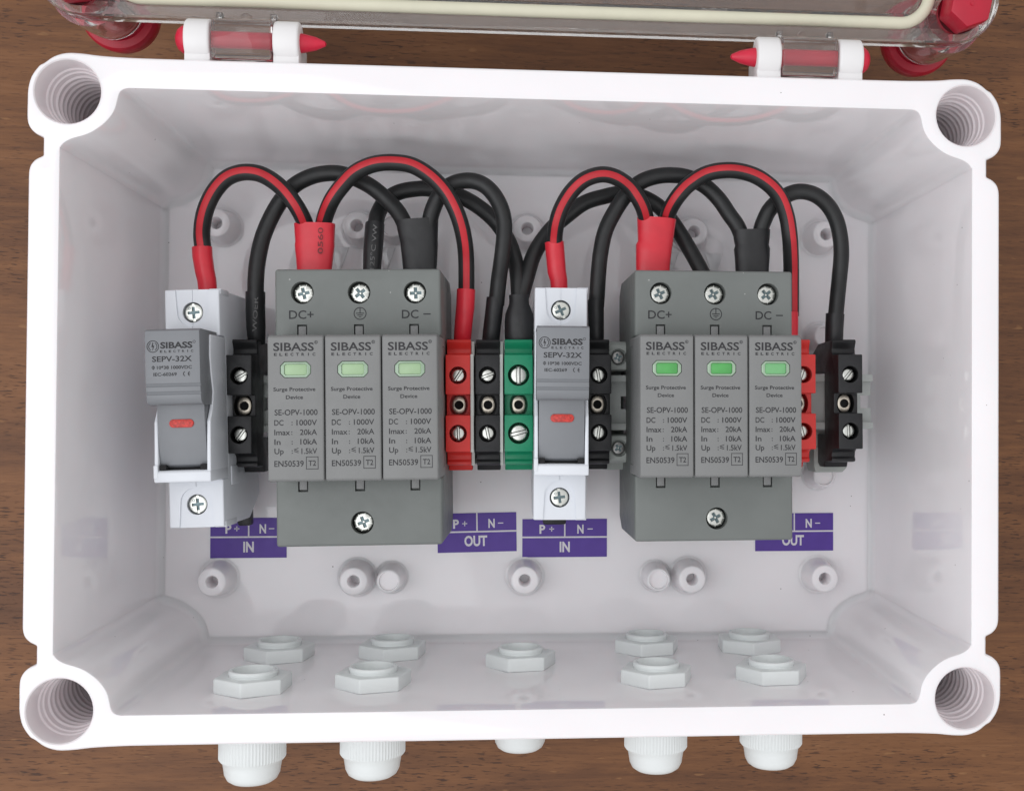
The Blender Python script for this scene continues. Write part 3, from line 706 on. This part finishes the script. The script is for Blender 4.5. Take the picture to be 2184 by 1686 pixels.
    for xx in (3.75, 5.15):
        mb.prism([(-.72 * math.cos(R(a)) + xx, .72 * math.sin(R(a)) + 10.15) for a in range(-75, 76, 15)] + [(-.5 * math.cos(R(a)) + xx, .5 * math.sin(R(a)) + 10.15) for a in range(75, -76, -15)], z - .03, z + .01, 'z', 'ink')
    mb.box(4.55, 5.1, 10.05, 10.25, z - .03, z + .01, 'ink')
    h = mb.build('pull_handle', t, 30, z0=Z0)
    mb = MB()
    pill = [(2.4 + 1.25 * math.cos(R(a)), 1.25 * math.sin(R(a))) for a in range(-90, 91, 15)] + [(-2.4 + 1.25 * math.cos(R(a)), 1.25 * math.sin(R(a))) for a in range(90, 271, 15)]
    mb.prism(pill, 70.6, 71.55, 'z', 'red_lens', .25, Matrix.Translation((.15, -4.5, 0)))
    mb.build('indicator_window', h, 30, z0=Z0)
    return t
fuse(-101.8, -2.1, 1.9, -2.3, 'white fuse holder with grey pull handle standing alone near the left wall', (4, 4), (1.8, 6.4, -40.6))
fuse(10.55, .05, 0, 0, 'white fuse holder with grey pull handle right beside the green terminal block', (25, 8), (-4.4, 3.8, -42.4))

# ------------------------------------------------------------------ terminal blocks
def terminal(x, wd, mat, label, yc=None, rz=RZ, ry=0.0, rots=(20, 60), sr=2.1, plate=None):
    yc = rail_y(x) - .6 if yc is None else yc
    t = thing('terminal_block', label, 'terminal block', (x, yc, Z0), rz=rz, ry=ry, group='screw terminal blocks on the rail')
    h = wd / 2
    prof = [(21.4, 41.5), (21.6, 44.2), (20.9, 44.8), (19.6, 44.0), (18.4, 43.4), (17.0, 43.6), (16.3, 45.0), (16.2, 52), (3.4, 52), (3.4, 46.0), (-3.3, 46.0), (-3.3, 52), (-15.1, 52), (-15.3, 45.0), (-16.4, 43.0), (-18.0, 42.6), (-18.6, 43.2), (-19.6, 43.2), (-19.9, 41.0), (-20.0, 34), (-22.0, 33), (-22.0, 27), (-16, 16),
            (-10.7, 16), (-10.7, 34.3), (10.7, 34.3), (10.7, 16), (17, 16), (21.0, 26)]
    b = bm_prism(prof, -h, h, 'x', .3, 2)
    hr = sr + .75; sy1, sy2 = 9.6, -9.2
    cuts = [cyl(0, sy1, 44, 54, hr), cyl(0, sy2, 44, 54, hr), bm_prism([(min(3.0, h - .8) * math.cos(R(a)), 4.1 * math.sin(R(a))) for a in range(0, 360, 12)], 41.5, 46.02, 'z')]
    cuts += [bm_box(-min(2.6, h - 1.2), min(2.6, h - 1.2), 14, 25, 30, 38.5)]
    mb = MB(); mb.add(boolean(b, cuts), mat); mb.build('housing', t, 30, z0=Z0)
    screw(t, 'slot', sr, 0, sy1, 49.5, rots[0], Z0); screw(t, 'slot', sr, 0, sy2, 49.5, rots[1], Z0)
    mb = MB()
    b = boolean(bm_prism([(2.35 * math.cos(R(a)), 3.2 * math.sin(R(a))) for a in range(0, 360, 15)], 41, 44.4, 'z', .4), [cyl(0, 0, 40.5, 46, 1.5)])
    mb.add(b, 'brass'); mb.add(cyl(0, 0, 40.6, 43.0, 1.48), 'hollow_shade'); mb.build('contact_bridge', t, 30, z0=Z0)  # near-black plug paints the shade down the contact hole
    if plate:
        mb = MB(); mb.prism([(21.0, 26), (21.0, 42.5), (16.6, 42.5), (16.4, 51.2), (-15.3, 51.2), (-15.6, 42.5), (-20.0, 42.5), (-20.0, 26), (-16, 16), (17, 16)], h + .05, h + plate, 'x', 'plate', .15); mb.build('end_plate', t, 30, z0=Z0)
    return t
terminal(-91.1, 8.1, 'black', 'black terminal block wedged between the left fuse holder and a surge protector', ry=-.5, rots=(-62, -38))
terminal(-22.25, 7.9, 'red', 'bright red terminal block fully visible left of the black and green ones', rots=(-35, 3), plate=1.1)
terminal(-12.75, 7.8, 'black', 'black terminal block between the red and the green terminal blocks', rots=(-70, 12), plate=1.1)
terminal(-2.7, 9.2, 'green', 'green earth terminal block next to the middle fuse holder', rots=(0, -76), sr=2.75)
terminal(23.4, 8.1, 'black', 'black terminal block just right of the middle fuse holder', rots=(10, -8))
terminal(91.2, 8.2, 'red', 'red terminal block peeking out from behind the vivid green windowed surge protector', rots=(-20, 15))
terminal(106.8, 8.2, 'black', 'black terminal block at the free right end of the rail', ry=.3, rots=(-40, 2))

def end_clamp(x, wd, label, full=True, yc=None):
    yc = rail_y(x) if yc is None else yc
    t = thing('end_clamp', label, 'end clamp', (x, yc, 16), rz=RZ, group='grey end clamps on the rail')
    h = wd / 2; mb = MB()
    prof = [(20.8, 16), (20.8, 34.5), (19.5, 36), (11.0, 36), (10.4, 33), (10.4, 20.3), (-10.4, 20.3), (-10.4, 33), (-11.0, 36), (-19.5, 36), (-20.8, 34.5), (-22.6, 26), (-22.6, 16), (-10.6, 16), (-10.6, 20.2), (10.6, 20.2), (10.6, 16)]
    prof = [(20.8, 16), (20.8, 34.5), (19.5, 36), (11.2, 36), (10.8, 33), (10.6, 16)]
    b = boolean(bm_prism(prof, -h, h, 'x', .4), [cyl(0, 15.4, 33.5, 38, 2.9)])
    b2 = boolean(bm_prism([(-10.8, 16), (-10.8, 33), (-11.2, 36), (-19.5, 36), (-20.4, 34.5), (-20.8, 27), (-23.2, 26), (-23.6, 16)], -h, h, 'x', .4), [cyl(0, -15.4, 33.5, 38, 2.9)])
    mb.add(b, 'clamp'); mb.add(b2, 'clamp'); mb.box(-h, h * .7, -11.5, 11.5, 16.1, 21, 'clamp', .3)
    mb.build('clamp_body', t, 30, z0=16)
    screw(t, 'cross', 2.25, 0, 15.4, 34.6, 20, 16); screw(t, 'cross', 2.25, 0, -15.4, 34.6, 35, 16)
end_clamp(31.2, 8.6, 'grey end clamp with two dark cross head screws beside the middle fuse holder')

def clamp_foot(x0, x1, y0, y1, label):
    t = thing('end_clamp', label, 'end clamp', ((x0 + x1) / 2, (y0 + y1) / 2, 14), rz=RZ, group='grey end clamps on the rail')
    hx, hy = (x1 - x0) / 2, (y1 - y0) / 2; mb = MB()
    mb.prism([(-hx + .6, -hy), (hx - 2.2, -hy), (hx - .6, -hy + 1.6), (hx - .6, hy - 1.2), (hx, hy - .6), (hx, hy), (-hx, hy), (-hx, -hy + 2)], 14, 25, 'z', 'clamp', .5)
    mb.box(-hx + .5, hx - .5, hy - .5, hy + 6, 14.2, 24.4, 'clamp', .4)
    mb.build('clamp_body', t, 30, z0=14)
clamp_foot(101.5, 114.0, -23.4, -14.5, 'grey end clamp mostly hidden behind the rightmost black terminal block')
clamp_foot(90.5, 99.4, -20.6, -13.5, 'grey end clamp mostly hidden behind the half covered red terminal block')

# ------------------------------------------------------------------ cables
VA = lambda x, y: (377.3 + x * .34546, 308.7 + y * .34546)         # two detail views of the photograph
VB = lambda x, y: (1080.4 + x * .35335, 325.8 + y * .35335)
def path(view, pts, hs, hg=None):
    n = len(pts); out = []
    for i, (x, y) in enumerate(pts):
        t = i / (n - 1) * (len(hs) - 1); k = min(len(hs) - 2, int(t)); f = t - k; f = f * f * (3 - 2 * f)
        out.append(tuple(P(*view(x, y), hs[k] * (1 - f) + hs[k + 1] * f)))
    return [Vector(q) for q in catmull(out, 6)]
CR_ = 2.68
def cable(label, view, pts, hs, stripe=None, sleeves=(), rad=CR_, marks=None):
    c = path(view, pts, hs); o0 = min(c, key=lambda q: q.z)
    t = thing('cable', label, 'cable', (0, 0, 0), group='cables looping over the devices')
    b = tube(c, rad, 31, stripe); mb = MB(); k0 = mb.mi('wire'); mb.mi('stripe'); mb.add(b); mb.build('sheath', t, 50)
    for secs, m in sleeves:
        mb = MB(); mb.add(loft([(P(*view((x0 + x1) / 2, y), h), (P(*view(x1, y), h) - P(*view(x0, y), h)).length / 2, (P(*view(x1, y), h) - P(*view(x0, y), h)).length / 2 * fl) for x0, x1, y, h, fl in secs], exp=2.0), m)
        if marks:
            txt, u, v_, h, wd, cap, rot = marks
            mb.text(txt, wd, cap, 0, 0, 0, 'faint_ink', mtx=Matrix.Translation(P(*view(u, v_), h)) @ Matrix.Rotation(R(rot), 4, 'Z'))
        mb.build('heat_shrink_sleeve', t, 40)
    return t
lin = lambda a, b_, c: (lambda t: a + (b_ - a) * t * 2 if t < .5 else b_ + (c - b_) * (t - .5) * 2)
cable('red striped cable arching from the left fuse holder to the left red sleeve', VA,
      [(163, 660), (153, 560), (162, 460), (190, 365), (240, 275), (310, 205), (400, 172), (500, 178), (590, 222), (670, 292), (730, 370), (770, 440), (795, 500), (806, 560)], (40, 46, 49, 45, 37.5),
      lin(3, 5, -7), [([(93, 216, 632, 40, 1), (96, 219, 690, 40, 1), (112, 231, 780, 40, 1), (126, 242, 835, 40, .95), (132, 246, 890, 40, .95), (136, 250, 960, 40, .95)], 'shrink_red')])
cable('red striped cable arching from the left red sleeve to the fully visible red terminal', VA,
      [(893, 560), (902, 495), (922, 420), (960, 335), (1020, 252), (1100, 172), (1210, 122), (1330, 110), (1450, 128), (1560, 192), (1650, 282), (1710, 382), (1750, 485), (1775, 600), (1785, 720), (1786, 930)], (37.5, 47, 50, 48, 40),
      lin(20, 10, 1), [([(1727, 1841, 893, 40, 1), (1722, 1836, 1000, 40, 1), (1712, 1822, 1120, 38, .95), (1706, 1812, 1230, 36, .95)], 'shrink_red')])
cable('black cable from the terminal at the left fuse holder to the left black sleeve', VA,
      [(485, 940), (487, 820), (500, 700), (530, 570), (580, 450), (640, 348), (720, 255), (820, 200), (920, 178), (1020, 182), (1130, 222), (1220, 275), (1300, 345), (1360, 410), (1400, 480), (1420, 540)], (38, 37, 38, 38, 40), None,
      [([(424, 544, 908, 38, 1), (424, 544, 1020, 38, 1), (428, 546, 1130, 37, 1), (440, 545, 1230, 36, .95)], 'shrink_black')], marks=('WOER', 482, 1045, 41.1, 11.5, 1.5, 88))
cable('black cable looping from the left black sleeve to the terminal between red and green', VA,
      [(1550, 540), (1562, 462), (1582, 392), (1622, 312), (1692, 247), (1790, 222), (1880, 242), (1950, 302), (2000, 392), (2020, 490), (2016, 600), (2002, 720), (1985, 840), (1970, 990)], (40, 42, 43, 42, 38), None,
      [([(1911, 2020, 945, 38, 1), (1903, 2012, 1020, 38, 1), (1888, 1996, 1150, 37, 1), (1880, 1988, 1230, 36, .95)], 'shrink_black')])
cable('black earth cable running low from the left surge protector to the green terminal', VA,
      [(1218, 560), (1228, 480), (1245, 415), (1292, 342), (1370, 294), (1470, 274), (1560, 274), (1700, 303), (1800, 345), (1900, 413), (1980, 492), (2048, 600), (2088, 720), (2104, 830), (2110, 960)], (36, 31, 30, 31, 36), None,
      [([(1162, 1281, 490, 36, 1), (1156, 1277, 560, 37, 1), (1150, 1270, 650, 38, 1), (1147, 1258, 790, 38, 1)], 'shrink_black')], marks=('125\u00b0C VW', 1212, 630, 41.2, 15.0, 1.5, 86))
cable('black earth cable running low from the green terminal to the right surge protector', VB,
      [(85, 880), (118, 760), (168, 605), (258, 472), (350, 390), (470, 302), (600, 262), (690, 247), (800, 262), (900, 312), (965, 375), (1042, 482), (1112, 600), (1170, 705), (1200, 770)], (36, 31, 30, 31, 36))
cable('red striped cable arching from the middle fuse holder to the right red sleeve', VB,
      [(288, 570), (290, 500), (302, 420), (332, 330), (392, 232), (472, 162), (570, 132), (660, 150), (740, 205), (790, 270), (825, 340), (845, 420), (855, 480)], (40, 46, 49, 45, 37.5),
      lin(13, -3, -8), [([(229, 344, 540, 40, 1), (236, 350, 620, 40, 1), (246, 358, 720, 40, 1), (262, 366, 770, 40, .95), (268, 368, 850, 40, .95)], 'shrink_red')])
cable('red striped cable from the right red sleeve running down beside the right surge protector', VB,
      [(955, 480), (966, 400), (988, 335), (1035, 260), (1102, 190), (1210, 125), (1350, 106), (1480, 132), (1580, 192), (1648, 272), (1688, 380), (1707, 500), (1714, 620), (1716, 760), (1716, 985)], (37.5, 47, 50, 47, 36),
      lin(25, 7, 17), [([(1645, 1757, 962, 38, 1), (1645, 1757, 1060, 38, 1), (1650, 1755, 1180, 38, 1)], 'shrink_red')])
cable('black cable from the terminal beside the middle fuse holder to the right black sleeve', VB,
      [(540, 930), (545, 850), (552, 740), (565, 610), (592, 480), (642, 372), (712, 265), (800, 182), (900, 144), (1000, 136), (1100, 152), (1200, 205), (1280, 282), (1342, 372), (1390, 440), (1418, 510), (1430, 560)], (36, 37, 39, 39, 40), None,
      [([(488, 586, 888, 38, 1), (490, 586, 1000, 38, 1), (496, 586, 1150, 37, .95)], 'shrink_black')])
cable('black cable looping from the right black sleeve to the rightmost terminal block', VB,
      [(1525, 560), (1533, 470), (1550, 415), (1585, 345), (1642, 288), (1715, 245), (1785, 235), (1862, 256), (1932, 312), (1985, 400), (2012, 510), (2018, 620), (2008, 740), (1996, 860), (1982, 1010)], (40, 42, 43, 41, 36), None,
      [([(1926, 2036, 972, 36, 1), (1922, 2030, 1060, 36, 1), (1920, 2026, 1170, 35, .95)], 'shrink_black')])
def sleeve(label, view, secs, m, marks=None):
    t = thing('heat_shrink_sleeve', label, 'heat shrink sleeve', (0, 0, 0), group='heat shrink sleeves joining two cables')
    L_ = []
    for x0, x1, y, h, ht in secs:
        a, c = P(*view(x0, y), h), P(*view(x1, y), h); L_.append(((a + c) / 2, (c - a).length / 2, ht))
    mb = MB(); mb.add(loft(L_, exp=2.5, caps=False), m)
    Li_ = [(c + Vector((0, 0, 0)), w_ - .5, h_ - .5) for c, w_, h_ in L_[:3]]
    mb.add(loft(Li_, exp=2.5, caps=False), m)
    if marks:
        txt, u, v_, h, wd, cap, rot, mm = marks
        q = P(*view(u, v_), h); mb.text(txt, wd, cap, 0, 0, 0, mm, mtx=Matrix.Translation(q) @ Matrix.Rotation(R(rot), 4, 'Z'))
    mb.build('sleeve_wrap', t, 45); return t
sleeve('red heat shrink sleeve joining two striped cables, with dark printed marks', VA, [(724, 976, 489, 40, 3.9), (727, 973, 545, 40, 3.7), (731, 971, 600, 40, 3.5), (728, 972, 622, 40, 3.4), (730, 968, 650, 40, 3.4), (736, 962, 705, 40, 3.3), (740, 955, 765, 40, 3.2), (745, 950, 850, 40, 3.1)], 'shrink_red', ('0560', 884, 592, 43.7, 8.6, 1.7, 90, 'dark_red_ink'))
sleeve('plain red heat shrink sleeve joining two striped cables, without printed marks', VB, [(786, 1021, 398, 40, 3.9), (788, 1012, 460, 40, 3.7), (790, 1000, 545, 40, 3.3), (778, 996, 572, 40, 3.5), (779, 992, 610, 40, 3.5), (779, 984, 680, 40, 3.3), (782, 980, 780, 40, 3.1)], 'shrink_red')
sleeve('flat black heat shrink sleeve joining two cables above a pole of the left surge protector', VA, [(1350, 1614, 463, 40, 3.6), (1360, 1612, 520, 40, 3.2), (1378, 1610, 600, 40, 3.3), (1379, 1611, 622, 40, 3.4), (1386, 1608, 680, 40, 3.4), (1394, 1604, 760, 40, 3.2), (1398, 1600, 850, 40, 3.1)], 'shrink_black')
sleeve('flat black heat shrink sleeve joining two cables above a pole of the right surge protector', VB, [(1364, 1588, 468, 40, 3.6), (1370, 1585, 520, 40, 3.2), (1378, 1580, 560, 40, 3.3), (1371, 1587, 582, 40, 3.4), (1376, 1585, 630, 40, 3.4), (1380, 1580, 700, 40, 3.2), (1384, 1578, 790, 40, 3.1)], 'shrink_black')
sleeve('bulging black heat shrink sleeve joining two earth cables above the green terminal block', VA, [(2048, 2172, 928, 38, 3.2), (2050, 2172, 960, 38, 3.3), (2048, 2174, 985, 38, 3.5), (2026, 2198, 1045, 38, 4.1), (2022, 2204, 1090, 38, 4.3), (2022, 2204, 1180, 38, 4.2), (2026, 2198, 1260, 37, 4.0)], 'shrink_black')
